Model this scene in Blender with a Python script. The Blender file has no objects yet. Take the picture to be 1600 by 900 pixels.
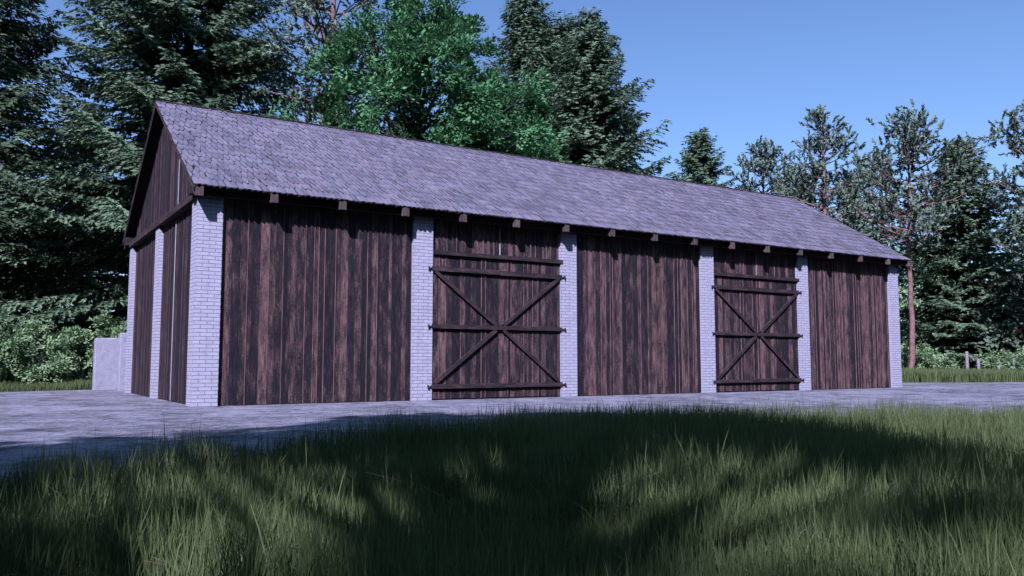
import bpy, math, random
import numpy as np
R = math.radians
sc = bpy.context.scene
COL = sc.collection
rng = np.random.default_rng(7)

# ------------------------------------------------------------------ helpers
def tag(o, label=None, cat=None, group=None, kind=None):
    if label: o['label'] = label
    if cat: o['category'] = cat
    if group: o['group'] = group
    if kind: o['kind'] = kind
    return o

def empty(name, loc=(0, 0, 0), rz=0, **k):
    o = bpy.data.objects.new(name, None)
    o.empty_display_size = .3
    COL.objects.link(o)
    o.location = loc
    o.rotation_euler.z = rz
    return tag(o, **k)

def mesh_np(name, V, F, nside, mat, parent=None, attrs=None, uv=None, smooth=False):
    """fast mesh: V (n,3), F (m,nside)"""
    me = bpy.data.meshes.new(name)
    V = np.ascontiguousarray(V, np.float32)
    F = np.ascontiguousarray(F, np.int32)
    me.vertices.add(len(V)); me.vertices.foreach_set('co', V.ravel())
    me.loops.add(F.size); me.loops.foreach_set('vertex_index', F.ravel())
    me.polygons.add(len(F))
    me.polygons.foreach_set('loop_start', np.arange(0, F.size, nside, dtype=np.int32))
    me.polygons.foreach_set('loop_total', np.full(len(F), nside, np.int32))
    if attrs:
        for k, a in attrs.items():
            at_ = me.attributes.new(k, 'FLOAT', 'POINT')
            at_.data.foreach_set('value', np.ascontiguousarray(a, np.float32))
    if uv is not None:
        l = me.uv_layers.new(name='UVMap')
        l.data.foreach_set('uv', np.ascontiguousarray(uv[F.ravel()], np.float32).ravel())
    if smooth:
        me.polygons.foreach_set('use_smooth', np.ones(len(F), bool))
    me.materials.append(mat)
    me.update(calc_edges=True); me.validate()
    o = bpy.data.objects.new(name, me); COL.objects.link(o)
    if parent: o.parent = parent
    return o

class MB:
    """collects convex quads / boxes with uv in metres and a tone per piece"""
    def __init__(s): s.v = []; s.f = []; s.uv = []; s.t = []
    def quad(s, pts, uvs=None, tone=.5):
        b = len(s.v); s.v += [tuple(p) for p in pts]
        if uvs is None:
            p = np.array(pts, float); n = np.abs(np.cross(p[1]-p[0], p[-1]-p[0]))
            k = int(np.argmax(n))
            uvs = [((q[1], q[2]), (q[0], q[2]), (q[0], q[1]))[k] for q in pts]
        s.uv += [tuple(u) for u in uvs]; s.t += [tone]*len(pts)
        s.f.append(list(range(b, b+len(pts))))
    def box(s, x0, x1, y0, y1, z0, z1, tone=.5, vert=True, off=None, skip=''):
        """uv: v runs along the long axis when off given (wood grain)"""
        P = [(x0,y0,z0),(x1,y0,z0),(x1,y1,z0),(x0,y1,z0),(x0,y0,z1),(x1,y0,z1),(x1,y1,z1),(x0,y1,z1)]
        for nm, q in (('f',(0,1,5,4)),('r',(1,2,6,5)),('b',(2,3,7,6)),('l',(3,0,4,7)),('t',(4,5,6,7)),('d',(3,2,1,0))):
            if nm in skip: continue
            pts = [P[i] for i in q]
            if off is None: s.quad(pts, None, tone)
            else:
                d = (x1-x0, y1-y0, z1-z0); ax = int(np.argmax(d))
                uv = []
                for p in pts:
                    o_ = [p[i] for i in range(3) if i != ax]
                    uv.append((o_[0]+o_[1]+off[0], p[ax]+off[1]))
                s.quad(pts, uv, tone)
    def beam(s, a, b, w, h, up=(0,0,1), tone=.5, off=(0,0)):
        a = np.array(a, float); b = np.array(b, float); d = b-a; L = np.linalg.norm(d); d /= L
        u = np.array(up, float); sd = np.cross(d, u); sd /= np.linalg.norm(sd); u = np.cross(sd, d)
        c = [(-1,-1),(1,-1),(1,1),(-1,1)]
        A = [a+sd*w/2*i+u*h/2*j for i, j in c]; B = [b+sd*w/2*i+u*h/2*j for i, j in c]
        for k in range(4):
            m = (k+1) % 4; e = w if k % 2 == 0 else h
            s.quad([A[k], B[k], B[m], A[m]], [(off[0], off[1]), (off[0], off[1]+L), (off[0]+e, off[1]+L), (off[0]+e, off[1])], tone)
        s.quad(A[::-1], [(off[0]+i*w/2, off[1]+j*h/2) for i, j in c[::-1]], tone)
        s.quad(B, [(off[0]+i*w/2, off[1]+j*h/2) for i, j in c], tone)
    def tube(s, pts, rad, n=8, tone=.5, off=(0, 0)):
        pts = [np.array(p, float) for p in pts]; rings = []; dist = 0
        for i, p in enumerate(pts):
            d = pts[min(i+1, len(pts)-1)]-pts[max(i-1, 0)]; d /= np.linalg.norm(d)+1e-9
            a = np.cross(d, (0.03, 1, 0.1)); a /= np.linalg.norm(a); b_ = np.cross(d, a)
            if i: dist += np.linalg.norm(p-pts[i-1])
            ring = []
            for k in range(n+1):
                t = 2*math.pi*k/n
                ring.append((p+(a*math.cos(t)+b_*math.sin(t))*rad[i], (off[0]+k/n*6.28*rad[0], off[1]+dist)))
            rings.append(ring)
        b0 = len(s.v)
        for rg in rings:
            for p, u in rg: s.v.append(tuple(p)); s.uv.append(u); s.t.append(tone)
        for i in range(len(pts)-1):
            for k in range(n):
                a_ = b0+i*(n+1)+k
                s.f.append([a_, a_+1, a_+n+2, a_+n+1])
    def build(s, name, mat, parent=None, smooth=False, bevel=0, **k):
        me = bpy.data.meshes.new(name)
        me.from_pydata(s.v, [], s.f)
        at_ = me.attributes.new('tone', 'FLOAT', 'POINT'); at_.data.foreach_set('value', np.array(s.t, np.float32))
        l = me.uv_layers.new(name='UVMap')
        idx = np.empty(len(me.loops), np.int32); me.loops.foreach_get('vertex_index', idx)
        l.data.foreach_set('uv', np.array(s.uv, np.float32)[idx].ravel())
        me.materials.append(mat)
        if smooth: me.polygons.foreach_set('use_smooth', np.ones(len(me.polygons), bool))
        me.update()
        o = bpy.data.objects.new(name, me); COL.objects.link(o)
        if parent: o.parent = parent
        return tag(o, **k)

# ------------------------------------------------------------------ node helpers
def newmat(name):
    m = bpy.data.materials.new(name); m.use_nodes = True
    nt = m.node_tree; nt.nodes.clear()
    out = nt.nodes.new('ShaderNodeOutputMaterial')
    return m, nt, out
def N(nt, t, **k):
    n = nt.nodes.new(t)
    for a, b in k.items():
        if a.startswith('i_'): n.inputs[a[2:].replace('_', ' ')].default_value = b
        else: setattr(n, a, b)
    return n
def link(nt, a, b): nt.links.new(a, b)
def mapping(nt, src, scale):
    m = nt.nodes.new('ShaderNodeMapping'); m.inputs['Scale'].default_value = scale
    link(nt, src, m.inputs['Vector']); return m.outputs['Vector']
def noise(nt, vec, scale, detail=4, rough=.55, dist=0):
    n = N(nt, 'ShaderNodeTexNoise'); n.inputs['Scale'].default_value = scale
    n.inputs['Detail'].default_value = detail; n.inputs['Roughness'].default_value = rough
    n.inputs['Distortion'].default_value = dist
    if vec is not None: link(nt, vec, n.inputs['Vector'])
    return n.outputs['Fac']
def ramp(nt, fac, stops):
    r = N(nt, 'ShaderNodeValToRGB'); cr = r.color_ramp
    while len(cr.elements) < len(stops): cr.elements.new(.5)
    for e, (p, c) in zip(cr.elements, stops):
        e.position = p; e.color = (c, c, c, 1) if isinstance(c, (int, float)) else (*c, 1)
    link(nt, fac, r.inputs['Fac']); return r.outputs['Color']
def mixc(nt, f, a, b, mode='MIX'):
    m = N(nt, 'ShaderNodeMix', data_type='RGBA', blend_type=mode)
    for s_, v in ((0, f), (6, a), (7, b)):
        if isinstance(v, (int, float)): m.inputs[s_].default_value = v
        elif isinstance(v, tuple): m.inputs[s_].default_value = (*v, 1)
        else: link(nt, v, m.inputs[s_])
    return m.outputs[2]
def mth(nt, op, a, b=0, c=None, clamp=False):
    m = N(nt, 'ShaderNodeMath', operation=op, use_clamp=clamp)
    for i, v in enumerate((a, b, c)):
        if v is None: continue
        if isinstance(v, (int, float)): m.inputs[i].default_value = v
        else: link(nt, v, m.inputs[i])
    return m.outputs[0]
def bump(nt, h, st, dist=.01):
    b = N(nt, 'ShaderNodeBump'); b.inputs['Strength'].default_value = st; b.inputs['Distance'].default_value = dist
    link(nt, h, b.inputs['Height']); return b.outputs['Normal']
def surf(nt, out, col, rough=.85, nrm=None, spec=.2):
    p = N(nt, 'ShaderNodeBsdfPrincipled'); p.inputs['Roughness'].default_value = rough
    p.inputs['Specular IOR Level'].default_value = spec
    if isinstance(col, tuple): p.inputs['Base Color'].default_value = (*col, 1)
    else: link(nt, col, p.inputs['Base Color'])
    if nrm: link(nt, nrm, p.inputs['Normal'])
    link(nt, p.outputs[0], out.inputs[0]); return p
def uvn(nt): return N(nt, 'ShaderNodeUVMap').outputs['UV']
def attr(nt, n): return N(nt, 'ShaderNodeAttribute', attribute_name=n).outputs['Fac']
def geo(nt): return N(nt, 'ShaderNodeNewGeometry').outputs['Position']

def mat_wood(name, light, dark, bias=0., bsc=.35):
    m, nt, out = newmat(name)
    uv = uvn(nt); t = attr(nt, 'tone')
    blot = noise(nt, mapping(nt, uv, (5, 1.1, 1)), 1.5, 6, .7)
    curl = noise(nt, mapping(nt, uv, (30, 15, 1)), 1.8, 5, .75, 3.0)
    grain = noise(nt, mapping(nt, uv, (120, 3.0, 1)), 1, 4, .6, .4)
    f = mth(nt, 'MULTIPLY_ADD', t, .9, bias-.22)
    f = mth(nt, 'ADD', f, mth(nt, 'MULTIPLY', mth(nt, 'SUBTRACT', blot, .5), 2.6))
    f = mth(nt, 'ADD', f, mth(nt, 'MULTIPLY', mth(nt, 'SUBTRACT', curl, .5), 4.2))
    f = mth(nt, 'ADD', f, mth(nt, 'MULTIPLY', mth(nt, 'SUBTRACT', grain, .5), .9))
    f = mth(nt, 'MULTIPLY_ADD', f, 1.5, -.27, clamp=True)
    c = mixc(nt, f, dark, light)
    streak = ramp(nt, grain, [(.30, .55), (.55, 1.), (.72, 1.35)])
    c = mixc(nt, 1., c, streak, 'MULTIPLY')
    hgt = mth(nt, 'ADD', grain, mth(nt, 'MULTIPLY', curl, .7))
    surf(nt, out, c, .8, bump(nt, hgt, .55, .006), .25)
    return m

def mat_brick():
    m, nt, out = newmat('painted_brick')
    uv = uvn(nt)
    b = N(nt, 'ShaderNodeTexBrick'); b.offset = .5
    link(nt, uv, b.inputs['Vector'])
    b.inputs['Scale'].default_value = 1; b.inputs['Brick Width'].default_value = .25
    b.inputs['Row Height'].default_value = .0765; b.inputs['Mortar Size'].default_value = .006
    b.inputs['Mortar Smooth'].default_value = .1; b.inputs['Bias'].default_value = -.2
    b.inputs['Color1'].default_value = (.70, .70, .71, 1); b.inputs['Color2'].default_value = (.62, .625, .64, 1)
    b.inputs['Mortar'].default_value = (.34, .31, .30, 1)
    n1 = noise(nt, uv, 6, 5, .7); n2 = noise(nt, uv, 60, 3, .6)
    c = mixc(nt, 1., b.outputs['Color'], ramp(nt, n1, [(.3, .82), (.6, 1.)]), 'MULTIPLY')
    c = mixc(nt, 1., c, ramp(nt, n2, [(.3, .90), (.6, 1.)]), 'MULTIPLY')
    h = mth(nt, 'ADD', mth(nt, 'MULTIPLY', b.outputs['Fac'], -1.), mth(nt, 'MULTIPLY', n2, .25))
    surf(nt, out, c, .8, bump(nt, h, .8, .008), .2)
    return m

def mat_noise(name, c0, c1, scale=3, rough=.9, bs=.4, bd=.02, det=6, extra=None, lo=.35, hi=.65):
    m, nt, out = newmat(name)
    g = geo(nt)
    n = noise(nt, g, scale, det, .65)
    c = ramp(nt, n, [(lo, c0), (hi, c1)])
    n2 = noise(nt, g, scale*9, 4, .65)
    c = mixc(nt, 1., c, ramp(nt, n2, [(.3, .8), (.7, 1.12)]), 'MULTIPLY')
    surf(nt, out, c, rough, bump(nt, n2, bs, bd), .15)
    return m

def mat_court():
    m, nt, out = newmat('worn_concrete')
    g = geo(nt)
    big = noise(nt, g, .35, 4, .6, .6)
    med = noise(nt, g, 2.2, 6, .7, 1.2)
    fine = noise(nt, g, 14, 5, .75)
    grit = noise(nt, g, 70, 3, .7)
    f = mth(nt, 'ADD', mth(nt, 'MULTIPLY', big, .25), mth(nt, 'MULTIPLY', med, .45))
    f = mth(nt, 'ADD', f, mth(nt, 'MULTIPLY', fine, .38))
    c = ramp(nt, f, [(.41, (.09, .088, .086)), (.50, (.22, .215, .21)), (.57, (.38, .375, .37)), (.68, (.50, .49, .485))])
    c = mixc(nt, 1., c, ramp(nt, grit, [(.3, .66), (.6, 1.1)]), 'MULTIPLY')
    pt = noise(nt, g, .9, 6, .7, .8)
    c = mixc(nt, 1., c, ramp(nt, pt, [(.36, .62), (.47, 1.), (.62, 1.12)]), 'MULTIPLY')
    ck = N(nt, 'ShaderNodeTexVoronoi', feature='DISTANCE_TO_EDGE')
    wv = N(nt, 'ShaderNodeVectorMath', operation='ADD')
    nn = N(nt, 'ShaderNodeTexNoise'); nn.inputs['Scale'].default_value = 2.5; nn.inputs['Detail'].default_value = 5
    link(nt, g, nn.inputs['Vector']); link(nt, g, wv.inputs[0]); link(nt, nn.outputs['Color'], wv.inputs[1])
    link(nt, wv.outputs[0], ck.inputs['Vector']); ck.inputs['Scale'].default_value = .7
    c = mixc(nt, 1., c, ramp(nt, ck.outputs['Distance'], [(.0, .5), (.012, .62), (.03, 1.)]), 'MULTIPLY')
    h = mth(nt, 'ADD', mth(nt, 'MULTIPLY', med, 1.6), mth(nt, 'ADD', mth(nt, 'MULTIPLY', fine, .5), mth(nt, 'MULTIPLY', grit, .12)))
    surf(nt, out, c, .85, bump(nt, h, .9, .045), .25)
    return m

def mat_leaf(name, c0, c1, trans=.25, c2=None):
    m, nt, out = newmat(name)
    t = attr(nt, 'tone')
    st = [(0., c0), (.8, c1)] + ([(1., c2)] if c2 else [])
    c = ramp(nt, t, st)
    d = N(nt, 'ShaderNodeBsdfPrincipled'); link(nt, c, d.inputs['Base Color']); d.inputs['Roughness'].default_value = .6
    d.inputs['Specular IOR Level'].default_value = .18
    tr = N(nt, 'ShaderNodeBsdfTranslucent'); link(nt, c, tr.inputs['Color'])
    mx = N(nt, 'ShaderNodeMixShader'); mx.inputs[0].default_value = trans
    link(nt, d.outputs[0], mx.inputs[1]); link(nt, tr.outputs[0], mx.inputs[2])
    link(nt, mx.outputs[0], out.inputs[0]); return m

def mat_shingle():
    m, nt, out = newmat('weathered_shingles')
    uv = uvn(nt); t = attr(nt, 'tone')
    g = noise(nt, mapping(nt, uv, (70, 5, 1)), 1, 4, .6, .3)
    b = noise(nt, uv, .55, 4, .6)
    f = mth(nt, 'ADD', mth(nt, 'MULTIPLY', t, .6), mth(nt, 'MULTIPLY', b, .9))
    c = ramp(nt, f, [(.30, (.145, .140, .146)), (.8, (.232, .224, .238)), (1., (.245, .216, .216))])
    b2 = noise(nt, geo(nt), 1.3, 5, .7)
    c = mixc(nt, 1., c, ramp(nt, b2, [(.36, .74), (.5, .98), (.64, 1.1)]), 'MULTIPLY')
    c = mixc(nt, mth(nt, 'LESS_THAN', t, -.5), c, (.135, .122, .124))  # edge faces coloured dark: painted shade lines between the shingles
    f = mth(nt, 'MAXIMUM', f, 0.)
    c = mixc(nt, 1., c, ramp(nt, g, [(.3, .75), (.6, 1.08)]), 'MULTIPLY')
    surf(nt, out, c, .85, bump(nt, g, .5, .006), .2)
    return m

M = {}
M['plank'] = mat_wood('tarred_planks', (.34, .20, .155), (.022, .020, .022), -.02)
M['gable'] = mat_wood('gable_planks', (.17, .105, .085), (.028, .025, .026), .0)
M['timber'] = mat_wood('brown_timber', (.16, .10, .085), (.034, .027, .026), .1)
M['endgrain'] = mat_wood('sawn_timber_end', (.23, .165, .135), (.09, .065, .055), .1)
M['brick'] = mat_brick()
M['shingle'] = mat_shingle()
M['court'] = mat_court()
M['soil'] = mat_noise('meadow_soil', (.035, .05, .018), (.06, .075, .03), .8)
M['iron'] = mat_noise('rusty_iron', (.05, .035, .03), (.10, .07, .06), 30)
M['render'] = mat_noise('whitewashed_concrete', (.56, .555, .56), (.72, .72, .73), 5, .85, 1., .04)
M['pale'] = mat_noise('pale_batten', (.55, .53, .50), (.70, .68, .66), 9)
M['post'] = mat_noise('grey_post_wood', (.32, .26, .24), (.45, .38, .35), 14)
M['bark'] = mat_noise('spruce_bark', (.06, .045, .04), (.15, .11, .10), 6, .9, .8, .03)
M['pinebark'] = mat_noise('pine_bark', (.24, .13, .10), (.44, .26, .20), 5, .9, .8, .03)
M['red'] = mat_noise('red_roof_sheet', (.30, .03, .03), (.42, .05, .045), 2)
M['white'] = mat_noise('white_wall_paint', (.6, .6, .6), (.72, .72, .72), 2)

# ------------------------------------------------------------------ camera
CX, CY, CZ, YAW, PITCH, FPX = -3.546, -17.3835, .8795, .56164, .08703, 1319.77
cam = bpy.data.objects.new('camera', bpy.data.cameras.new('camera')); COL.objects.link(cam)
cam.location = (CX, CY, CZ); cam.rotation_euler = (math.pi/2+PITCH, 0, -YAW)
cam.data.sensor_width = 36; cam.data.lens = 36*FPX/1600
cam.data.clip_start = .05; cam.data.clip_end = 3000
sc.camera = cam
def at(px, d):
    """ground position at depth d metres seen at column px (survey of the photograph)"""
    k = (px-800)/FPX*d
    return (CX+d*math.sin(YAW)+k*math.cos(YAW), CY+d*math.cos(YAW)-k*math.sin(YAW))
def hgt(py, d): return (565-py)/FPX*d*1.0+CZ

# ------------------------------------------------------------------ light
SD = np.array([-1.02, -1.0, 1.28]); SD /= np.linalg.norm(SD)
el = math.asin(SD[2]); az = math.atan2(SD[0], SD[1])
sun = bpy.data.objects.new('sun', bpy.data.lights.new('sun', 'SUN')); COL.objects.link(sun)
sun.data.energy = 5.0; sun.data.angle = R(.6); sun.data.color = (.64, .61, 1.0)
from mathutils import Vector
sun.rotation_euler = Vector(SD).to_track_quat('Z', 'Y').to_euler()
w = bpy.data.worlds.new('World'); sc.world = w; w.use_nodes = True
nt = w.node_tree; bg = nt.nodes['Background']
sky = nt.nodes.new('ShaderNodeTexSky'); sky.sky_type = 'NISHITA'; sky.sun_disc = False
sky.sun_elevation = el; sky.sun_rotation = az % (2*math.pi)
sky.air_density = 1.0; sky.dust_density = 0.3; sky.ozone_density = 7.0
tint = nt.nodes.new('ShaderNodeVectorMath'); tint.operation = 'MULTIPLY'; tint.inputs[1].default_value = (1.09, 1.06, 1.15)
nt.links.new(sky.outputs[0], tint.inputs[0]); nt.links.new(tint.outputs[0], bg.inputs[0]); bg.inputs[1].default_value = .104
sc.view_settings.view_transform = 'Standard'; sc.view_settings.look = 'None'
sc.view_settings.exposure = .55; sc.view_settings.gamma = 1
sc.cycles.max_bounces = 5; sc.cycles.diffuse_bounces = 0; sc.cycles.transparent_max_bounces = 4
sc.cycles.use_denoising = True

# ------------------------------------------------------------------ ground
def sheet(name, poly, z, mat):
    me = bpy.data.meshes.new(name); me.from_pydata([(x, y, z) for x, y in poly], [], [list(range(len(poly)))])
    me.materials.append(mat); o = bpy.data.objects.new(name, me); COL.objects.link(o)
    return tag(o, kind='structure')
sheet('ground', [(-900, -900), (900, -900), (900, 900), (-900, 900)], -.004, M['soil'])
FRONT = [(-60, -16), (-14, -13), (-7, -12.3), (-4.6, -12.0), (-3.4, -11.5), (-2.5, -10.6), (-1.6, -9.8), (-.7, -8.9), (.3, -8.4), (1.6, -7.7), (3.7, -7.2), (6.2, -7.4),
         (9.4, -9.4), (20, -13), (60, -30)]
BACK = [(60, -8.2), (34.8, 1.95), (29.3, 4.1), (27.5, 8.5), (24, 13.2), (0, 12.6), (-3, 11.4), (-8, 10.2), (-60, 6)]
sheet('courtyard', FRONT+BACK, 0, M['court'])
def front_y(x): return np.interp(x, [p[0] for p in FRONT], [p[1] for p in FRONT])

# ------------------------------------------------------------------ the barn
L_, D_, H_ = 23.058, 8.915, 4.2
XR = [.5, 5.235, 9.356, 14.26, 18.373, 23.058]
barn = empty('barn', (0, 0, 0), label='long timber barn with white brick pillars and a shingled gable roof', cat='barn')
def pillar(x0, y0, sx=1):
    b = MB(); b.box(x0, x0+.5, y0, y0+.5, -.02, H_, skip='d'); return b.build('brick_pillar', M['brick'], barn)
for x in XR:
    pillar(x-.5, 0); pillar(x-.5, D_-.5)
for x in (0, L_-.5): pillar(x, 4.218)

rr = random.Random(3)
def planks(mb, a0, a1, z0, z1, plane, axis, th=.035, sgn=-1, top=None, lo=.09, hi=.19, gap=.004):
    """vertical planks between a0..a1; plane = outer face position; body goes inwards (-sgn)"""
    a = a0
    prev = .5
    while a < a1-.01:
        wd = rr.uniform(lo, hi)
        if a+wd > a1-.04: wd = a1-a
        t = rr.choice((rr.uniform(0, .35), rr.uniform(.25, .6), rr.uniform(.55, .9)))
        strips = [(a, a+wd-gap, t, rr.uniform(-.007, .007))]
        if rr.random() < .3:
            strips = [(a, a+.014, rr.uniform(.9, 1.25), -.012), (a+.014, a+wd-gap, t, rr.uniform(-.004, .007))]
        off = (rr.uniform(0, 50), rr.uniform(0, 50))
        for s0, s1, tt, dd in strips:
            p0 = plane-sgn*(.0)+ -sgn*dd*(-1 if False else 1)
            q0, q1 = sorted((p0, plane-sgn*th))
            if top is None:
                if axis == 'x': mb.box(s0, s1, q0, q1, z0, z1, tt, off=off)
                else: mb.box(q0, q1, s0, s1, z0, z1, tt, off=off)
            else:
                za, zb = top(s0), top(s1)
                if min(za, zb) < z0+.02: continue
                # outer face and sides of a plank with a slanted top
                P = [(q0, s0, z0), (q0, s1, z0), (q0, s1, zb), (q0, s0, za), (q1, s0, z0), (q1, s1, z0), (q1, s1, zb), (q1, s0, za)]
                for q in ((1, 0, 3, 2), (4, 5, 6, 7), (0, 4, 7, 3), (5, 1, 2, 6), (2, 3, 7, 6)):
                    pts = [P[i] for i in q]
                    mb.quad(pts, [(p[1]+p[0]+off[0], p[2]+off[1]) for p in pts], tt)
        a += wd
# front and back bays
REC = .085
for i in range(5):
    x0, x1 = XR[i]+.002, XR[i+1]-.502
    b = MB()
    if i in (1, 3):
        planks(b, x0, x1, 3.38, 4.24, REC, 'x')
        b.build('header_wall', M['plank'], barn)
        xm = (x0+x1)/2+.05
        k = MB(); k.box(xm-.012, xm+.010, REC-.012, REC-.008+.02, 3.45, 4.2); k.build('batten', M['pale'], barn)
        k = MB(); k.box(x0-.0, x1+.06, -.02, REC-.02, 3.36, 3.455, .4, off=(i*3, 4)); k.build('lintel_board', M['timber'], barn)
    else:
        planks(b, x0, x1, .012, 4.24, REC, 'x', lo=.07, hi=.17)
        b.build('plank_wall', M['plank'], barn)
    b = MB(); planks(b, x0, x1, .012, 4.24, D_-REC, 'x', sgn=1); b.build('plank_wall', M['plank'], barn)
# doors: two leaves in each gate bay
for i in (1, 3):
    x0, x1 = XR[i]+.008, XR[i+1]-.508
    xm = (x0+x1)/2-.0
    for s in (0, 1):
        a, c = (x0, xm-.003) if s == 0 else (xm+.003, x1)
        b = MB(); planks(b, a, c, .03, 3.35, .045, 'x', th=.03)
        leaf = b.build('gate_leaf', M['plank'], barn)
        hx = a if s == 0 else c; mx = c if s == 0 else a; sg = 1 if s == 0 else -1
        for (zb, zt) in ((.275, .375), (1.64, 1.735), (2.97, 3.08)):
            r = MB(); lo_, hi_ = (a-.03, c) if s == 0 else (a, c+.03)
            dz = rr.uniform(-.012, .012)
            r.box(lo_, hi_, -.022, .03, zb+dz, zt+dz, .45, off=(rr.uniform(0, 9), rr.uniform(0, 9))); r.build('rail', M['timber'], leaf)
            h = MB(); zc = (zb+zt)/2+dz
            h.box(min(hx-sg*.03, hx-sg*.10), max(hx-sg*.03, hx-sg*.10), -.034, -.020, zc-.014, zc+.014)
            h.tube([(hx-sg*.115, -.03, zc-.035), (hx-sg*.115, -.03, zc+.035)], [.022, .022], 8)
            h.build('hinge', M['iron'], leaf)
        for (za, zb) in ((2.965, 1.745), (.385, 1.63)):
            r = MB()
            r.beam((hx+sg*.06, .005, za), (mx-sg*.10, .005, zb), .082, .05, up=(0, -1, 0), tone=.45, off=(rr.uniform(0, 9), rr.uniform(0, 9)))
            r.build('brace', M['timber'], leaf)
    k = MB(); k.box(x0, x1, .12, .16, 0, 3.4); k.build('inner_lining', M['timber'], barn)

# gable walls
TS = (7.28-4.34)/(4.457+.37)
def roof_z(y): return 4.34+TS*(min(y, D_-y)+.37)
for gx, sg in ((.10, -1), (L_-.10, 1)):
    for y0, y1 in ((.502, 4.216), (4.72, D_-.502)):
        b = MB(); planks(b, y0, y1, .012, 4.16, gx, 'y', sgn=sg, lo=.1, hi=.22); b.build('plank_wall', M['gable'], barn)
    b = MB(); planks(b, -.0, D_, 4.2, 0, gx, 'y', sgn=sg, top=lambda y: roof_z(y)-.075, lo=.11, hi=.24); b.build('gable_wall', M['gable'], barn)
    b = MB(); q = sorted((gx+sg*.15, gx-sg*.06)); b.box(q[0], q[1], .06, D_-.06, 4.14, 4.285, .55, off=(3, 7)); b.build('tie_beam', M['timber'], barn)
    if sg < 0:
        for (yy, a, c) in ((2.49, 4.29, 5.60), (2.62, .02, 4.14)):
            k = MB(); k.box(gx-.02, gx-.008, yy-.014, yy+.014, a, c); k.build('batten', M['pale'], barn)
# wall plates
for s in (0, 1):
    b = MB(); y0, y1 = (-.055, .20) if s == 0 else (D_-.20, D_+.055)
    b.box(-.15, L_+.15, y0, y1, 4.2, 4.42, .35, off=(1, s*5)); b.build('wall_plate', M['timber'], barn)
# rafter tails
XL, XRR = -.16, 23.35
for k in range(17):
    xr = .035+1.4745*k
    if k == 16: xr = 23.33
    for s in (0, 1):
        b = MB(); x0 = xr-.15
        jz = rr.uniform(-.01, .01)
        prof = [(-.345, 4.125+jz), (-.345, 4.30), (.0, 4.30+TS*.345), (.0, 4.125+TS*.345*.8), (-.30, 4.118+jz)]
        Y = (lambda y: y) if s == 0 else (lambda y: D_-y)
        A = [(x0, Y(y), z) for y, z in prof]; B = [(xr, Y(y), z) for y, z in prof]
        if s: A, B = B, A
        t = rr.uniform(.4, .9); o_ = (rr.uniform(0, 9), rr.uniform(0, 9))
        b.quad(A[::-1] if s == 0 else A[::-1], [(p[1]+o_[0], p[2]*.3+o_[1]) for p in A[::-1]], t)
        b.quad(B, [(p[1]+o_[0], p[2]*.3+o_[1]) for p in B], t)
        n = len(prof)
        for j in range(n):
            m = (j+1) % n
            pts = [A[j], A[m], B[m], B[j]]
            b.quad(pts, [(p[0]+o_[0], p[2]*.5+p[1]+o_[1]) for p in pts], t)
        b.build('rafter_tail', M['endgrain'], barn)
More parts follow.
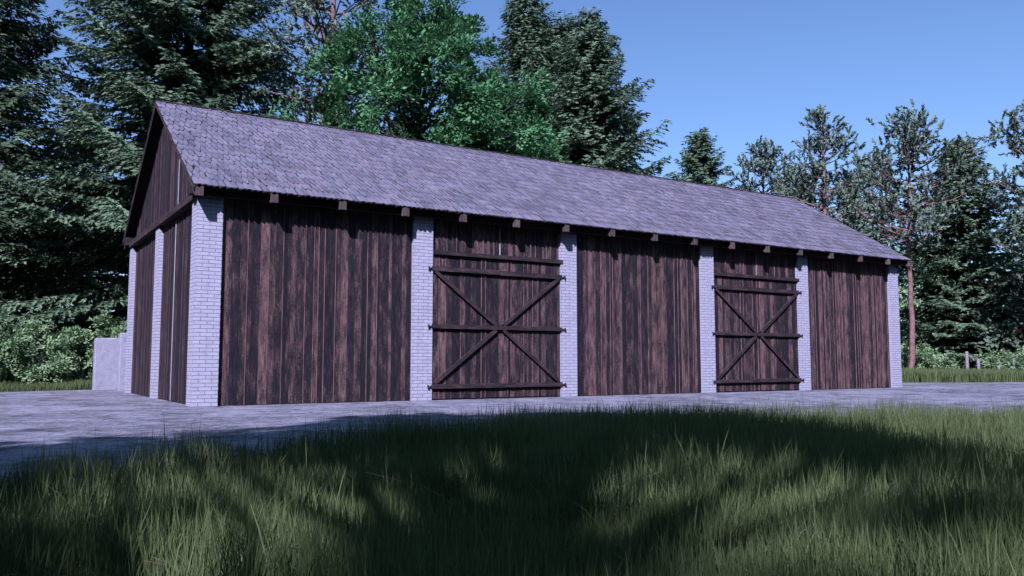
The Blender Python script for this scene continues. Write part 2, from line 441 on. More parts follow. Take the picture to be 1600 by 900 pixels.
# roof slopes
def roof_part(s):
    b = MB(); Y = (lambda y: y) if s == 0 else (lambda y: D_-y)
    ye, yr = -.37, D_/2
    ze, zr = 4.34, 7.28
    yd = ye+.05; zd = ze+.05*TS
    o, th = -.022, .045
    E0, E1 = (XL, Y(ye)), (XRR, Y(ye))
    for (dz, rev) in ((o, False), (o-th, True)):
        pts = [(XL, Y(yd), zd+dz), (XRR, Y(yd), zd+dz), (XRR, Y(yr), zr+dz), (XL, Y(yr), zr+dz)]
        if rev != (s == 1): pts = pts[::-1]
        b.quad(pts, [(p[1], p[0]) for p in pts], .3)
    for x in (XL, XRR):
        b.quad([(x, Y(yd), zd+o-th), (x, Y(yr), zr+o-th), (x, Y(yr), zr+o), (x, Y(yd), zd+o)], None, .4)
    b.quad([(XL, Y(yd), zd+o-th), (XRR, Y(yd), zd+o-th), (XRR, Y(yd), zd+o), (XL, Y(yd), zd+o)], None, .4)
    deck = b.build('roof_slope', M['timber'], barn)
    # shingles : rounded tongues, staggered, each a thin tilted slab
    n = np.array([0, -TS, 1.]); n /= np.linalg.norm(n)
    u = np.array([0, 1, TS]); LS = np.linalg.norm(u)*(yr-ye); u /= np.linalg.norm(u)
    ex = .34; sw = .122
    rows = int(LS/ex)+1; rsh = np.random.default_rng(5).random(rows)*.12
    V = []; F = []; T = []; UV = []
    rg = np.random.default_rng(11+s)
    arc = [(-.5, 1.0), (-.45, .62), (-.30, .30), (-.10, .04), (.06, 0), (.28, .22), (.45, .58), (.5, 1.0)]
    for r_ in range(rows):
        v0 = r_*ex
        nx = int((XRR-XL)/sw)+3
        for c in range(nx):
            xc = XL+(c+(.5 if r_ % 2 else 0)+rsh[r_])*sw+rg.normal(0, .010)-sw*.5
            w_ = sw*.985; lh = rg.uniform(.016, .034); jit = rg.normal(0, .022); tl = rg.normal(0, .008)
            t = rg.random(); uo = rg.random(2)*30
            pts = []
            for ax, ay in arc:
                x = min(max(xc+ax*w_, XL-.004), XRR+.004); pts.append((x, v0+ay*ex*.9+jit+(0 if r_ else .0), lh*(1-ay*.55)+tl*ax))
            top_v = min(v0+ex*1.55, LS)
            pts.append((min(max(xc+.5*w_, XL-.004), XRR+.004), top_v, .004)); pts.insert(0, (min(max(xc-.5*w_, XL-.004), XRR+.004), top_v, .004))
            xs = [p[0] for p in pts]
            if max(xs)-min(xs) < .02: continue
            if r_ == 0: pts = [(p[0], max(p[1]*.22, -.012), p[2]) if 0 < i_ < len(pts)-1 else p for i_, p in enumerate(pts)]
            b0 = len(V)
            base = np.array([0, ye, ze-.022])
            up_ = [base+np.array([p[0], 0, 0])+u*min(p[1], LS)+n*p[2] for p in pts]
            dn_ = [base+np.array([p[0], 0, 0])+u*min(p[1], LS)+n*max(p[2]-.026, -.004) for p in pts]
            k = len(pts)
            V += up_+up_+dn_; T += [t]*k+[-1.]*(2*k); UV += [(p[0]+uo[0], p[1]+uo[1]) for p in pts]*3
            F.append([b0+i for i in range(k)])
            for i in range(k-1): F.append([b0+k+i, b0+2*k+i, b0+2*k+i+1, b0+k+i+1])
    V = np.array(V)
    if s: V[:, 1] = D_-V[:, 1]; F = [f[::-1] for f in F]
    mb = MB(); mb.v = V.tolist(); mb.f = F; mb.t = T; mb.uv = UV
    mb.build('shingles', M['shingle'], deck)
    return deck
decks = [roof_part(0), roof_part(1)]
b = MB(); b.box(XL-.004, XRR+.004, D_/2-.05, D_/2+.05, 7.262, 7.292, .5, off=(0, 0)); b.build('ridge_board', M['timber'], barn)
for x in (XL, XRR-.05):
    for s in (0, 1):
        b = MB(); e = -.33 if s == 0 else D_+.33
        b.beam((x+.03, e, 4.34-.067-.042+TS*.04), (x+.03, D_/2, 7.28-.067-.042), .05, .075, tone=.6, off=(x, s)); b.build('barge_board', M['timber'], barn)

# low whitewashed concrete walls behind the barn
def slab(x0, x1, y0, y1, z, label):
    import bmesh
    me = bpy.data.meshes.new('concrete_wall'); bm = bmesh.new()
    bmesh.ops.create_cube(bm, size=1)
    for v in bm.verts:
        v.co = ((x0+x1)/2+v.co.x*(x1-x0), (y0+y1)/2+v.co.y*(y1-y0), (z-.03)/2+v.co.z*(z+.03))
    bmesh.ops.bevel(bm, geom=[e for e in bm.edges], offset=.035, segments=3, affect='EDGES')
    bm.to_mesh(me); bm.free(); me.materials.append(M['render'])
    o = bpy.data.objects.new('concrete_wall', me); COL.objects.link(o)
    return tag(o, label=label, cat='wall')
slab(-.52, 5.5, 11.62, 11.95, 1.62, 'low white concrete wall standing farther behind the barn corner, the shorter one with its whole end showing')
slab(.04, 6.0, 10.56, 10.86, 1.76, 'taller white concrete wall right behind the back brick pillar')

# ------------------------------------------------------------------ foliage
def leaves(C, A, B, ln, wd, tone, name, mat, parent):
    """rhombic leaves. C base point, A unit axis, B unit side"""
    n = len(C)
    ln = np.broadcast_to(ln, (n,))[:, None]; wd = np.broadcast_to(wd, (n,))[:, None]
    V = np.empty((n, 4, 3), np.float32)
    V[:, 0] = C; V[:, 1] = C+A*ln*.45+B*wd*.5; V[:, 2] = C+A*ln; V[:, 3] = C+A*ln*.45-B*wd*.5
    F = np.arange(n*4, dtype=np.int32).reshape(n, 4)
    return mesh_np(name, V.reshape(-1, 3), F, 4, mat, parent, {'tone': np.repeat(tone, 4)})
def unit(v): return v/(np.linalg.norm(v, axis=-1, keepdims=True)+1e-9)
def perp(A, rg, flat=0.):
    """random side vector perpendicular to A; flat>0 biases it to horizontal"""
    r_ = rg.normal(size=A.shape)
    r_[:, 2] *= (1-flat)
    return unit(np.cross(A, np.cross(r_, A)))

def facing(A, out, rg, up=.7, ow=.8, nz=.5):
    """side vector that turns a leaf towards open sky: up and out of the crown, with scatter"""
    nd = out*ow+rg.normal(0, nz, A.shape); nd[:, 2] += up
    return unit(np.cross(unit(nd), A))
def outward(C, loc_c=(0, 0, 0)):
    o_ = C-np.array(loc_c); return unit(o_)

def spruce(loc, h, rad, seed, label, cat='spruce tree', step=1., mat='spruce', z0=.08, wsp=1., group=None, name='spruce_tree', droop=1., dens=1., powr=.85, rot=0, leafw=1., sparse=0., lean=0):
    rg = np.random.default_rng(seed)
    root = empty(name, (loc[0], loc[1], 0), rot, label=label, cat=cat, group=group)
    tb = MB()
    zs = np.linspace(0, h, 12); wob = np.cumsum(rg.normal(0, .02, (12, 2)), 0)
    r0 = .012*h+.05
    tb.tube([(wob[i, 0]*(z/h), wob[i, 1]*(z/h), z-.1) for i, z in enumerate(zs)], [r0*(1-z/h)**.8+.015 for z in zs], 8)
    Cs = []; As = []; Bs = []; Ts = []; Ls = []; Ws = []
    z = h*z0; 
    while z < h*.985:
        t = z/h
        Lm = rad*(1-t)**powr*(1 if t > .12 else .75+2*t)
        nb = int(rg.integers(4, 7))
        a0 = rg.random()*6.28
        wl = rg.uniform(.58, 1.12)
        for k in range(nb):
            if rg.random() < sparse: continue
            az_ = a0+k*6.28/nb+rg.normal(0, .25); L = Lm*rg.uniform(.78, 1.12)*wl+.12
            el_ = R(35)*t**1.5-R(8)*(1-t)*droop+rg.normal(0, .09)
            m = max(4, int(L/(.45*step))+2); s = np.linspace(0, 1, m)
            rx = L*s*math.cos(el_); rz = z+L*s*math.sin(el_)-droop*.16*L*s**1.3*(1-t*.6)+.13*L*s**3
            d_ = np.array([math.cos(az_), math.sin(az_)]); bend = rg.normal(0, .06)*L
            side_ = np.array([-d_[1], d_[0]])
            P = np.stack([d_[0]*rx+side_[0]*bend*s**2, d_[1]*rx+side_[1]*bend*s**2, rz], 1)
            rb = .010+.006*L
            tb.tube(P, [rb*(1-.85*q)+.003 for q in s], 3)
            # twigs
            ts = np.arange(.16, .995, max(.02, .17*step/L/dens)); 
            if len(ts) < 2: ts = np.array([.4, .8])
            tn = rg.random()*.45+.05
            for sgn in (-1, 1):
                q = np.clip(ts+rg.normal(0, .01, len(ts)), .1, 1)
                O = np.stack([np.interp(q, s, P[:, j]) for j in range(3)], 1)
                D = np.array([d_[0], d_[1], math.sin(el_)-.1])
                tl = np.clip(.48*L*(1-q)+.16+.10*L*q*(1-q), .14, 1.15)*rg.uniform(.7, 1.15, len(q))
                an = sgn*rg.uniform(.65, 1.0, len(q))
                TD = np.stack([d_[0]*np.cos(an)-d_[1]*np.sin(an), d_[0]*np.sin(an)+d_[1]*np.cos(an), rg.normal(-.22*droop, .16, len(q))], 1)
                TD = unit(TD)
                nl = max(2, int(1.0/(.13*step)))
                for j in range(nl):
                    f = (j+.3)/nl
                    d_along = f*1.0
                    keep = d_along <= tl/1.0+1e-3
                    keep &= True
                    if not keep.any(): break
                    o = O[keep]+TD[keep]*d_along
                    o[:, 2] -= .16*droop*d_along**2
                    for ss in (-1, 1):
                        A = TD[keep]+ss*.75*np.cross(TD[keep], np.array([0, 0, 1.]))*rg.uniform(.6, 1.2, (keep.sum(), 1))
                        A[:, 2] += rg.normal(-.16, .28, keep.sum())
                        A = unit(A)
                        Cs.append(o); As.append(A); Bs.append(facing(A, np.broadcast_to(np.array([d_[0], d_[1], 0.]), A.shape), rg, .75, .6, .45))
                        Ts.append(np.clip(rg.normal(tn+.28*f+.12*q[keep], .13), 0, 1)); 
                        Ls.append(rg.uniform(.17, .32, keep.sum())*step**.5); Ws.append(rg.uniform(.075, .14, keep.sum())*step**.8*leafw)
        z += rg.uniform(.28, .52)*wsp*max(1, step**.6)*(1.0 if t < .8 else .7)*(h/20)**.5
    tb.build('trunk', M['bark'], root, smooth=True)
    C = np.concatenate(Cs)
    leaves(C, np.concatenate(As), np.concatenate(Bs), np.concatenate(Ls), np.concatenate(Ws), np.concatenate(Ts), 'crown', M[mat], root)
    return root, len(C)

def pine(loc, h, rad, seed, label, cb=.45, step=1., group=None, mat='pine', tr=1., rot=0, cat='pine tree', nbm=1.):
    rg = np.random.default_rng(seed)
    root = empty('pine_tree', (loc[0], loc[1], 0), rot, label=label, cat=cat, group=group)
    tb = MB(); zs = np.linspace(0, h, 14); wob = np.cumsum(rg.normal(0, .055, (14, 2)), 0); wob[0] = 0
    tp = np.stack([wob[:, 0], wob[:, 1], zs-.1], 1)
    r0 = (.010*h+.03)*tr
    tb.tube(tp, [r0*(1-z/h)**.6+.015 for z in zs], 9)
    def ta(z): return np.array([np.interp(z, zs, tp[:, 0]), np.interp(z, zs, tp[:, 1]), z])
    tips = []
    z = h*cb
    while z < h*.99:
        t = (z-h*cb)/(h*(1-cb)); prof = (math.sin(math.pi*min(1, t*.75+.22)))**.8
        nb = 1+int(rg.random() < .75*nbm)+int(rg.random() < .6*nbm)
        for _ in range(nb):
            az_ = rg.random()*6.28; L = rad*prof*rg.uniform(.5, 1.15)+.2
            e0 = rg.uniform(-.05, .35)+.5*t**2
            m = 6; s = np.linspace(0, 1, m); P = [ta(z)]; d = np.array([math.cos(az_)*math.cos(e0), math.sin(az_)*math.cos(e0), math.sin(e0)])
            for i in range(1, m):
                d = unit(d+rg.normal(0, .16, 3)+np.array([0, 0, .05])); P.append(P[-1]+d*L/(m-1))
            P = np.array(P); rb = .016+.012*L
            tb.tube(P, [rb*(1-.8*q) for q in s], 4)
            ns = max(3, int(L*2.7/step))
            for _ in range(ns):
                q = rg.uniform(.38, 1.0); o = np.array([np.interp(q, s, P[:, j]) for j in range(3)])
                sd = unit(d*.5+rg.normal(0, .6, 3)+np.array([0, 0, .25])); sl = rg.uniform(.3, .9)*(.5+.5*rad/3)*(1.15-q*.5)
                e = o+sd*sl
                tb.tube([o, (o+e)/2+rg.normal(0, .03, 3), e], [.012, .009, .005], 3)
                for f in np.linspace(.35, 1, max(2, int(sl/(.30*step)))):
                    tips.append((o+sd*sl*f+rg.normal(0, .06, 3), unit(sd+rg.normal(0, .55, 3)+np.array([0, 0, .3])), rg.random()))
        z += rg.uniform(.14, .32)*h/15
    tb.build('trunk', M['pinebark'], root, smooth=True)
    O = np.array([t[0] for t in tips]); D = np.array([t[1] for t in tips]); tn = np.array([t[2] for t in tips])
    K = 24; n = len(O)
    O = np.repeat(O, K, 0); D = np.repeat(D, K, 0); T = np.repeat(tn, K)
    ff = np.tile(np.linspace(0, 1, K), n)
    A = unit(D*1.1+rg.normal(0, .55, O.shape)); 
    C = O+D*(ff[:, None]*.40*step**.5)
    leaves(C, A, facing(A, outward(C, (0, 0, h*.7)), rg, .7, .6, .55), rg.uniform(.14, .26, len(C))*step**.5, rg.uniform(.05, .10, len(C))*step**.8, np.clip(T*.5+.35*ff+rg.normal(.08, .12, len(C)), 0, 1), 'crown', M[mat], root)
    return root, len(C)

def broadleaf(loc, h, rad, seed, label, nclump=260, nleaf=230, leaf=(.10, .17), csize=.55, cb=.28, mat='maple', name='broadleaf_tree', cat='broadleaf tree', group=None,
              reject=None, bark='bark', top_pow=1., trunk_r=None, squash=.8, flat=.45, hole=.0):
    rg = np.random.default_rng(seed)
    root = empty(name, (loc[0], loc[1], 0), 0, label=label, cat=cat, group=group)
    tb = MB(); r0 = trunk_r or (.011*h+.06)
    zs = np.linspace(0, h*.88, 9); wob = np.cumsum(rg.normal(0, .05, (9, 2)), 0)*h/15; wob[0] = 0
    tp = np.stack([wob[:, 0], wob[:, 1], zs-.1], 1)
    tb.tube(tp, [r0*(1-z/h)**.8+.01 for z in zs], 8)
    cz = h*(1+cb)/2; hz = h*(1-cb)/2
    cl = []
    tries = 0
    while len(cl) < nclump and tries < nclump*60:
        tries += 1
        p = rg.uniform(-1, 1, 3); r_ = np.linalg.norm(p)
        if r_ > 1 or (r_ < .38 and rg.random() < .7): continue
        lump = 1+.22*math.sin(p[0]*5+seed)*math.cos(p[2]*4+seed)+.15*math.sin(p[1]*7+p[2]*3)
        q = np.array([p[0]*rad*lump, p[1]*rad*lump, cz+p[2]*hz])
        if p[2] > 0: q[:2] *= (1-.35*p[2]**2*top_pow)
        w_ = np.array([loc[0], loc[1], 0])+q
        if reject is not None and reject(w_): continue
        cl.append(q)
    cl = np.array(cl)
    order = rg.permutation(len(cl))
    for i in order[:int(len(cl)*.55)]:
        q = cl[i]; zt = max(h*cb*.6, q[2]-np.linalg.norm(q[:2])*rg.uniform(.5, 1.0)); zt = min(zt, h*.8)
        o = np.array([np.interp(zt, zs, tp[:, 0]), np.interp(zt, zs, tp[:, 1]), zt])
        mid = (o+q)/2+rg.normal(0, .25, 3)*rad/4; L = np.linalg.norm(q-o)
        rb = min(r0*.45, .01+.012*L)
        tb.tube([o, mid, q], [rb, rb*.6, rb*.15], 5)
    tb.build('trunk', M[bark], root, smooth=True)
    K = nleaf; n = len(cl)
    sc_ = rg.uniform(.65, 1.25, n)*csize
    # every clump is a few flat sprays
    ns = 7
    sd = unit(rg.normal(size=(n, ns, 3))+np.array([0, 0, .45])+unit(cl-np.array([0, 0, cz]))[:, None, :]*.9)
    kk = K//ns
    O = np.repeat(cl[:, None, :], ns, 1).reshape(-1, 3); S = sd.reshape(-1, 3); SZ = np.repeat(sc_, ns)
    sdv = perp(S, rg, flat); nv = np.cross(S, sdv)
    O = np.repeat(O, kk, 0); S = np.repeat(S, kk, 0); SV = np.repeat(sdv, kk, 0); NV = np.repeat(nv, kk, 0); SZ = np.repeat(SZ, kk)
    m = len(O); f = rg.random(m)**.7; g = rg.uniform(-1, 1, m)*(.15+.55*np.sin(f*2.8))
    C = O+(S*f[:, None]*1.25+SV*g[:, None]*.8+NV*rg.normal(0, .08, (m, 1)))*SZ[:, None]
    C[:, 2] -= (.18*f**2)*SZ
    A = unit(S+SV*g[:, None]*1.2+rg.normal(0, .35, (m, 3))); A[:, 2] -= .15; A = unit(A)
    out_ = np.repeat(outward(cl, (0, 0, cz*.8)), ns*kk, 0); NF = NV*np.where((NV*(out_*.8+np.array([0, 0, .9]))).sum(1) < 0, -1., 1.)[:, None]
    B = facing(A, out_*.35+S*.8+NF*.45, rg, .4, 1., .22)
    tone = np.repeat(np.clip(np.repeat(rg.normal(0, .14, n), ns)+rg.normal(.45, .16, n*ns), 0, 1), kk)*.78+rg.random(m)*.22
    leaves(C, A, B, rg.uniform(leaf[0], leaf[1], m), rg.uniform(leaf[0], leaf[1], m)*.62, tone, 'crown', M[mat], root)
    return root, m

M['spruce'] = mat_leaf('spruce_needles', (.06, .10, .04), (.25, .38, .18), .2, (.35, .48, .26))
M['darkspruce'] = mat_leaf('dark_spruce_needles', (.045, .08, .03), (.20, .30, .14), .15)
M['pine'] = mat_leaf('pine_needles', (.09, .14, .075), (.34, .46, .27), .15)
M['maple'] = mat_leaf('broad_green_leaves', (.035, .12, .028), (.20, .50, .17), .25, (.30, .60, .24))
M['bush'] = mat_leaf('bush_leaves', (.14, .26, .09), (.50, .74, .30), .25)
M['palebush'] = mat_leaf('pale_leaves', (.10, .14, .08), (.22, .29, .17), .2)
M['grass'] = mat_leaf('grass_blades', (.085, .118, .030), (.235, .315, .108), .25, (.36, .30, .22))

cnt = {}
def T(k, r): cnt[k] = r[1]; return r[0]
# left group
T('B', spruce(at(280, 38.5), 28, 10.6, 1, 'huge spruce with drooping branches behind the barn gable', step=.95, powr=.55, z0=.15, droop=1.2, wsp=.8))
T('A', spruce(at(-75, 36), 22, 8.8, 2, 'dark spruce cut off by the left edge of the photo', step=1.15, mat='darkspruce', powr=.5, z0=.14, droop=1.3, wsp=.85))
T('A2', spruce(at(120, 50), 16.5, 8, 3, 'dark spruce deeper in the wood, between the edge spruce and the huge one', step=1.5, mat='darkspruce', powr=.7))
T('A3', spruce(at(215, 56), 15, 6.5, 4, 'low dark spruce in the shade just left of the barn gable', step=1.8, mat='darkspruce', powr=.5, z0=.03))
T('A4', spruce(at(40, 58), 12, 8.5, 14, 'small dark spruce low behind the left hedge bushes', step=1.9, mat='darkspruce', powr=.7))
T('C', pine(at(513, 36.5), 20.5, 3.1, 5, 'tall pine with bare reddish trunk between the huge spruce and the bright green tree', cb=.42))
T('D', broadleaf(at(655, 35), 16.9, 4.8, 6, 'bright green broadleaf tree rising over the middle of the roof ridge', nclump=430, nleaf=240, leaf=(.13, .22), csize=.74, cb=.2))
T('D2', broadleaf(at(772, 39), 13.4, 3.3, 16, 'darker green broadleaf tree tucked right of the bright green tree', nclump=230, nleaf=220, leaf=(.13, .22), csize=.72, cb=.2))
T('E', spruce(at(822, 48), 24, 6.8, 7, 'spruce topping out of the picture right of the bright green tree', step=1.2, powr=.7, wsp=.8))
T('F', pine(at(935, 53), 21.5, 3.0, 8, 'pine with reddish trunk showing between the two spruces over the ridge', cb=.5, step=1.1))
T('E2', spruce(at(876, 51), 22.0, 8.2, 27, 'spruce standing between the topped-out spruce and the pointed one', step=1.15, powr=.5, wsp=.75))
T('G', spruce(at(925, 45), 20.4, 8.6, 9, 'tallest complete spruce over the ridge with pointed top against the sky', step=1.05, powr=.82, droop=.8, wsp=.75))
T('H', spruce(at(1100, 58), 17.3, 6.2, 10, 'small pointed spruce alone against the sky above the ridge', step=1.15, powr=.72, droop=.5, sparse=.08, wsp=.75))
T('I', pine(at(1192, 60), 15.8, 3.4, 11, 'low pine crown just above the right end of the ridge', cb=.35, step=1.25))
# right group
T('J', pine(at(1300, 50), 15.3, 3.0, 12, 'pine with a forked crown directly right of the ridge end', cb=.42, step=1.05))
T('J2', pine(at(1245, 56), 13.0, 2.8, 22, 'shorter pine filling in behind the falling roof edge', cb=.35, step=1.15))
T('K', pine(at(1416, 44), 13.4, 3.1, 13, 'pine with tall bare reddish trunk just right of the barn', cb=.52, step=1.0, tr=.85))
T('K2', pine(at(1362, 52), 13.2, 2.9, 23, 'pine crowding between the forked pine and the bare-trunked pine', cb=.42, step=1.1))
T('L', spruce(at(1512, 47.5), 13.6, 4.6, 15, 'broad spruce reaching to the ground beyond the courtyard on the right', step=1.0, powr=.62, z0=.05, droop=.7, wsp=.75))
T('Mp', pine(at(1655, 41), 13.0, 3.2, 17, 'pine cut off by the right edge of the photo', cb=.42, step=1.0))
T('N', broadleaf(at(1580, 45), 5.4, 1.7, 18, 'pale leaved small tree beside the right edge behind the fence posts', nclump=70, nleaf=80, leaf=(.22, .36), csize=.6, cb=.1, mat='palebush'))
T('O', broadleaf(at(1445, 62), 9.8, 3.6, 19, 'mid green broadleaf tree far behind the bare pine trunk', nclump=110, nleaf=150, leaf=(.2, .3), csize=.9, cb=.1, mat='bush'))
T('P1', spruce(at(1600, 62), 12, 5.0, 20, 'dark spruce in the background at the right edge', step=2., mat='darkspruce', powr=.6, z0=.03))
T('P2', spruce(at(1370, 66), 11.5, 5.0, 21, 'dark spruce far behind the barn corner', step=2., mat='darkspruce', powr=.6, z0=.03))
T('P3', spruce(at(1480, 70), 12, 5.5, 24, 'dark spruce farthest back behind the broad spruce', step=2.1, mat='darkspruce', powr=.6, z0=.03))
# bushes on the left
for i, (px, d, h, r_, lb) in enumerate([
        (-15, 30.5, 2.5, 1.5, 'leafy bush at the left edge of the photo'),
        (62, 31, 2.0, 1.15, 'pale green round bush, second from the left edge'),
        (113, 32.5, 1.95, .9, 'smaller leafy bush between the round bush and the taller one'),
        (162, 32.5, 2.45, 1.15, 'tallest leafy bush, just left of the white concrete walls'),
        (214, 33.5, 2.45, 1.4, 'leafy bush directly behind the white concrete walls')]):
    T('b%d' % i, broadleaf(at(px, d), h, r_, 40+i, lb, nclump=46, nleaf=150, leaf=(.08, .15), csize=.42, cb=.02, mat='bush', name='leafy_bush', cat='bush', trunk_r=.05, top_pow=.6,
                      group='bushes left of the barn'))
for i, (px, d, h, r_, lb) in enumerate([
        (1432, 46, 1.7, .9, 'low bush at the foot of the bare pine trunk, right of the barn'),
        (1464, 45, 1.3, .8, 'lowest round bush behind the tall grass, left of the fence posts'),
        (1558, 43.5, 1.2, .8, 'low bush between the short fence posts'),
        (1614, 39.5, 1.45, .8, 'low bush at the right edge behind the tall grass')]):
    T('r%d' % i, broadleaf(at(px, d), h, r_, 60+i, lb, nclump=34, nleaf=120, leaf=(.09, .15), csize=.34, cb=.02, mat='bush', name='leafy_bush', cat='bush', trunk_r=.04, top_pow=.6,
                      group='bushes right of the barn'))

# trees behind the photographer : they throw the shade on court and meadow
LIT = [(-1.0, -7.4, -.35), (-4.6, -8.6, -.2), (-3.3, -13.6, .25), (-2.6, -13.0, .55), (-1.7, -12.4, .5), (-2.25, -14.3, 1.0), (-2.4, -15.0, .9), (-2.7, -15.6, .85), (-.5, -13.35, .55), (-.85, -14.5, .5), (-1.1, -15.0, .35), (0.1, -13.0, .5),
       (-.6, -15.4, .6), (0.2, -15.2, .8), (-.9, -16.0, .8), (1.0, -15.4, .8), (-1.8, -11.9, .3), (-.1, -13.9, .3), (-2.9, -12.3, .3), (1.9, -15.6, .8)]
def shade_reject(p):
    t = (p[2]-.3)/SD[2]; g = p-SD*t
    gx, gy = g[0], g[1]
    # court towards the barn stays in the sun
    lim = np.interp(gx, [-12, -6, -3.3, -2, .5, 1.7, 3.8, 9, 14], [-8.6, -7.0, -6.6, -6.9, -5.9, -5.3, -6.2, -9.8, -12.5])-.2+.75*math.sin(gx*2.3+1)*math.sin(gx*.9+gy*.8)-.35*math.sin(gx*5.1)
    if gy > lim: return True
    if gx > np.interp(gy, [-16, -14.3, -14.0, -12.9, -12.15, -10.9, -9.2, -8, -6], [1.0, 2.2, 2.6, 3.7, 4.1, 5.2, 5.6, 6.2, 7.2])-.3: return True
    for x, y, r_ in LIT:
        if (gx-x)**2+(gy-y)**2 < (r_+.82)**2: return True
    return False
def shade_xy(gx, gy, z): t = z/SD[2]; return (gx+SD[0]*t, gy+SD[1]*t)
for i, (gx, gy, h, r_, lb) in enumerate([
        (-3.0, -11.0, 17, 4.6, 'broadleaf tree standing behind the photographer on the left'),
        (1.8, -11.0, 17.5, 4.9, 'broadleaf tree standing behind the photographer'),
        (-4.5, -17.0, 16, 4.2, 'nearest broadleaf tree behind the photographer')]):
    T('s%d' % i, broadleaf(shade_xy(gx, gy, h*.62), h, r_, 80+i, lb, nclump=300, nleaf=105, leaf=(.20, .34), csize=.62, cb=.3, reject=shade_reject))

# unseen ring of foliage added behind the photographer to hold back sky light
rg = np.random.default_rng(99); nf = 60000
fa = rg.uniform(R(78), R(345), nf); fr = rg.uniform(33, 45, nf)
fz = rg.random(nf)**.9*(25+3*np.sin(fa*23)+2*np.sin(fa*61)); 
fc = np.stack([2+fr*np.sin(fa), -10+fr*np.cos(fa), fz], 1)
fA = unit(rg.normal(size=(nf, 3))); 
o = leaves(fc, fA, perp(fA, rg), rg.uniform(.9, 1.5, nf), rg.uniform(.5, .8, nf), rg.random(nf), 'sky_blocking_forest', M['darkspruce'], None)
tag(o, label='unseen wood added behind the photographer to block sky light from the shade', cat='wood', kind='stuff')

# ------------------------------------------------------------------ grass
def vnoise(x, y, sc_, seed):
    rg = np.random.default_rng(seed); G = rg.random((256, 256))
    u, v = x/sc_+100, y/sc_+100; i, j = np.floor(u).astype(int), np.floor(v).astype(int); f, g = u-i, v-j
    f = f*f*(3-2*f); g = g*g*(3-2*g)
    a = G[i % 256, j % 256]; b_ = G[(i+1) % 256, j % 256]; c = G[i % 256, (j+1) % 256]; d = G[(i+1) % 256, (j+1) % 256]
    return (a*(1-f)+b_*f)*(1-g)+(c*(1-f)+d*f)*g
def grass(name, x, y, hmin, hmax, wd, seed, label, cat='grass', lean=.28, clump=.25, tone0=.45, dead=.03, low=.35):
    rg = np.random.default_rng(seed); n = len(x)
    nz = .55*vnoise(x, y, clump, seed+1)+.45*vnoise(x, y, clump*3.7, seed+2)
    h = (hmin+(hmax-hmin)*np.clip((nz-.25)*1.9, 0, 1))*rg.uniform(low, 1.0, n)
    tall = rg.random(n) < .03; h = np.where(tall, h*1.25, h)
    az_ = rg.random(n)*6.28; bd = np.abs(rg.normal(0, lean, n))+.04
    isd = rg.random(n) < dead
    bd = np.where(isd, bd*2.6+.4, bd)
    fc = rg.random(n)*3.14
    S = 4
    dx, dy = np.cos(az_)*bd*h, np.sin(az_)*bd*h
    V = np.empty((n, 2*S+1, 3), np.float32)
    w_ = wd*rg.uniform(.6, 1.25, n)
    cx, cy = np.cos(fc)*w_*.5, np.sin(fc)*w_*.5
    for k in range(S+1):
        t = k/S; zz = h*(t-.25*bd*t*t*t); zz = np.where(isd, h*(t-.55*t**3), zz); ox, oy = dx*t*t, dy*t*t
        if k < S:
            q = (1-.55*t)
            V[:, 2*k] = np.stack([x+ox-cx*q, y+oy-cy*q, zz-.01], 1); V[:, 2*k+1] = np.stack([x+ox+cx*q, y+oy+cy*q, zz-.01], 1)
        else: V[:, 2*S] = np.stack([x+ox, y+oy, zz], 1)
    base = (np.arange(n)*(2*S+1))[:, None]
    tr = []
    for k in range(S-1):
        tr += [[2*k, 2*k+1, 2*k+3], [2*k, 2*k+3, 2*k+2]]
    tr.append([2*S-2, 2*S-1, 2*S])
    F = (base[:, :, None]+np.array(tr)[None]).reshape(-1, 3)
    tn = np.clip(rg.normal(tone0, .18, n)+.35*(vnoise(x, y, 1.1, seed+5)-.5), 0, .8); tn = np.where(isd, 1., tn)
    o = mesh_np(name, V.reshape(-1, 3), F, 3, M['grass'], None, {'tone': np.repeat(tn, 2*S+1)})
    return tag(o, label=label, cat=cat, kind='stuff')

# meadow in front, denser near the camera
def wedge(n, r0, r1, seed, half=R(47)):
    rg = np.random.default_rng(seed); r = np.sqrt(rg.uniform(r0*r0, r1*r1, n)); a = rg.uniform(-half, half, n)+YAW
    return CX+r*np.sin(a), CY+r*np.cos(a)
xs, ys = [], []
for n, r0, r1, sd_ in ((68000, 1.6, 4.5, 1), (80000, 4.5, 8, 2), (72000, 8, 16, 3)):
    x, y = wedge(n, r0, r1, sd_); xs.append(x); ys.append(y)
x, y = np.concatenate(xs), np.concatenate(ys)
edge = front_y(x)+(vnoise(x, y, .5, 91)-.5)*1.3+(vnoise(x, y, 1.7, 92)-.5)*1.2
m = y < edge-.0
thin = np.random.default_rng(5).random(len(x)) < np.clip((edge-y)/.7+.25, 0, 1)
m &= thin
x, y = x[m], y[m]
grass('meadow_grass', x, y, .21, .46, .0072, 31, 'tall unmown meadow grass filling the foreground', clump=.35, tone0=.45, dead=.02, lean=.17)
rgs = np.random.default_rng(12); pick = rgs.choice(len(x), 900, replace=False)
grass('seed_grass', x[pick], y[pick], .40, .62, .007, 47, 'scattered pale bent seed stalks standing out of the meadow grass', lean=.35, clump=.5, tone0=.8, dead=.3)
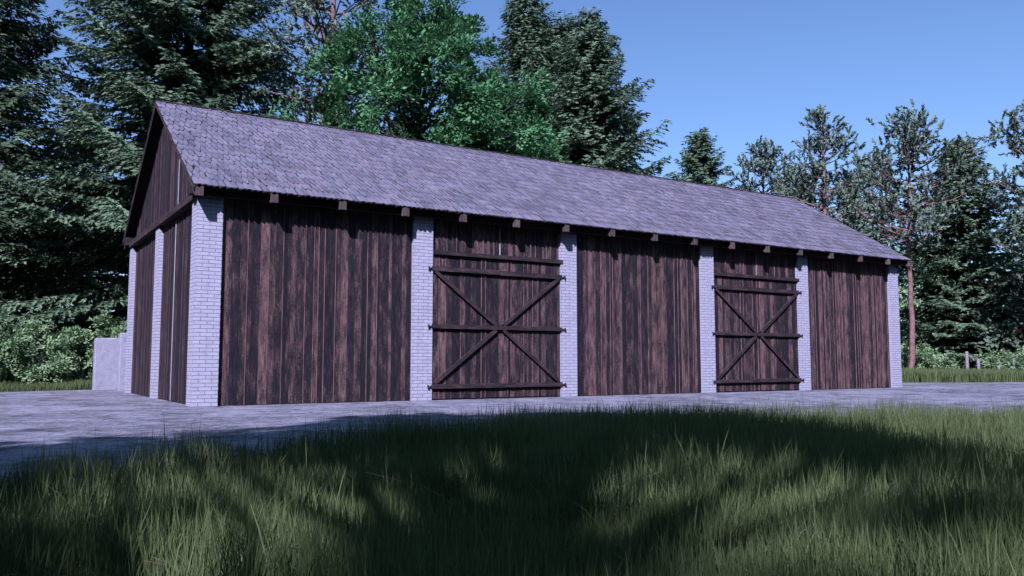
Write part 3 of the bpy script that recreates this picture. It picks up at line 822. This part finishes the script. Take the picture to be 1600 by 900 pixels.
# right bank: tall grass edge beyond the court
def along(P, Q, n, depth, seed, thin=0):
    rg = np.random.default_rng(seed); t = rg.random(n); d = rg.random(n)**1.3*depth
    P, Q = np.array(P), np.array(Q); u_ = (Q-P)/np.linalg.norm(Q-P); nrm = np.array([-u_[1], u_[0]])
    x, y = P[0]+(Q-P)[0]*t+nrm[0]*d, P[1]+(Q-P)[1]*t+nrm[1]*d
    L = np.linalg.norm(Q-P); s = t*L
    return x, y, s, d
a1 = along((34.8, 1.95), (60, -8.2), 30000, 4, 1); a2 = along((29.3, 4.1), (34.8, 1.95), 16000, 5, 2); a3 = along((27.5, 8.5), (29.3, 4.1), 9000, 5, 3)
X, Y = [], []
for (x, y, s, d) in (a1, a2, a3):
    g = vnoise(s+x, s*0+3.3, .55, 77) ; keep = (d > 1.1) | (g > .44)
    x2, y2 = x-0, y-0
    X.append(x2[keep]); Y.append(y2[keep])
grass('bank_grass', np.concatenate(X), np.concatenate(Y), .50, .68, .024, 33, 'high grass edge beyond the courtyard right of the barn', lean=.1, clump=.6, tone0=.55, dead=0, low=.75)
a1 = along((-3, 11.4), (0, 12.6), 9000, 9, 4); a2 = along((-8, 10.2), (-3, 11.4), 16000, 10, 5); a3 = along((-30, 8), (-8, 10.2), 18000, 10, 6); a4 = along((0, 12.6), (24, 13.2), 6000, 4, 7)
X, Y = [], []
for i_, (x, y, s, d) in enumerate((a1, a2, a3, a4)):
    X.append(x); Y.append(y)
x, y = np.concatenate(X), np.concatenate(Y)
keep = ~((np.abs(x+3.6) < 1.8) & (np.abs(y-14.4) < .8))
grass('verge_grass', x[keep], y[keep], .16, .42, .02, 35, 'shorter grass verge under the bushes left of the barn', lean=.25, clump=.7, tone0=.4, dead=.02)

# ------------------------------------------------------------------ fence posts and shed on the right
def fpost(px, d, ztop, r_, tilt, label, wire_to=None):
    x, y = at(px, d)
    o = MB(); o.tube([(0, 0, -.05), (tilt*.5, 0, ztop*.5), (tilt, 0, ztop-.04), (tilt, 0, ztop)], [r_, r_*.96, r_*.92, r_*.7], 9)
    o.tube([(tilt, 0, ztop-.001), (tilt, 0, ztop+.004)], [r_*.7, .004], 9)
    p = o.build('fence_post', M['post'], None, smooth=True, label=label, cat='fence post', group='fence posts behind the tall grass'); p.location = (x, y, 0)
    return (x, y)
q = [fpost(1508, 40, 1.36, .085, .02, 'tallest grey fence post behind the tall grass'),
     fpost(1526, 41, .99, .085, -.01, 'short grey fence post, second from the tallest one'),
     fpost(1581, 40, 1.05, .08, .02, 'leaning-topped fence post nearest the right edge of the photo'),
     fpost(1557, 42, .70, .08, 0, 'stub of a fence post barely above the tall grass')]
wm = MB(); wm.tube([(q[0][0], q[0][1]-.09, 1.2), ((q[0][0]+q[2][0])/2, (q[0][1]+q[2][1])/2, .98), (q[2][0], q[2][1]-.09, 1.05)], [.006]*3, 4)
wm.build('fence_wire', M['iron'], None, label='thin sagging wire strung between the fence posts', cat='wire')
hx, hy = at(1716, 41)
shed = empty('shelter', (hx, hy, 0), -YAW, label='open shelter with a red roof poking in at the right edge', cat='shelter')
b = MB()
for s_ in (0, 1):
    y0, y1 = (-.3, 1.7) if s_ == 0 else (3.7, 1.7)
    b.quad([(-2.35, y0, 2.22), (3.3, y0, 2.22), (3.3, y1, 2.62), (-2.35, y1, 2.62)]); b.quad([(-2.35, y0, 2.30), (3.3, y0, 2.30), (3.3, y1, 2.70), (-2.35, y1, 2.70)])
    b.quad([(-2.35, y0, 2.22), (3.3, y0, 2.22), (3.3, y0, 2.30), (-2.35, y0, 2.30)])
    b.quad([(-2.35, y0, 2.22), (-2.35, y1, 2.62), (-2.35, y1, 2.70), (-2.35, y0, 2.30)])
b.build('roof', M['red'], shed)
b = MB(); b.box(-2.3, 3.25, -.26, -.20, 2.10, 2.215); b.build('eaves_board', M['white'], shed)
for px_, py_ in ((-1.2, 0), (2.9, 0), (-1.2, 3.4), (2.9, 3.4)):
    b = MB(); b.box(px_-.06, px_+.06, py_-.06, py_+.06, 0, 2.26); b.build('post', M['post'], shed)
print('LEAVES', cnt, sum(cnt.values()))
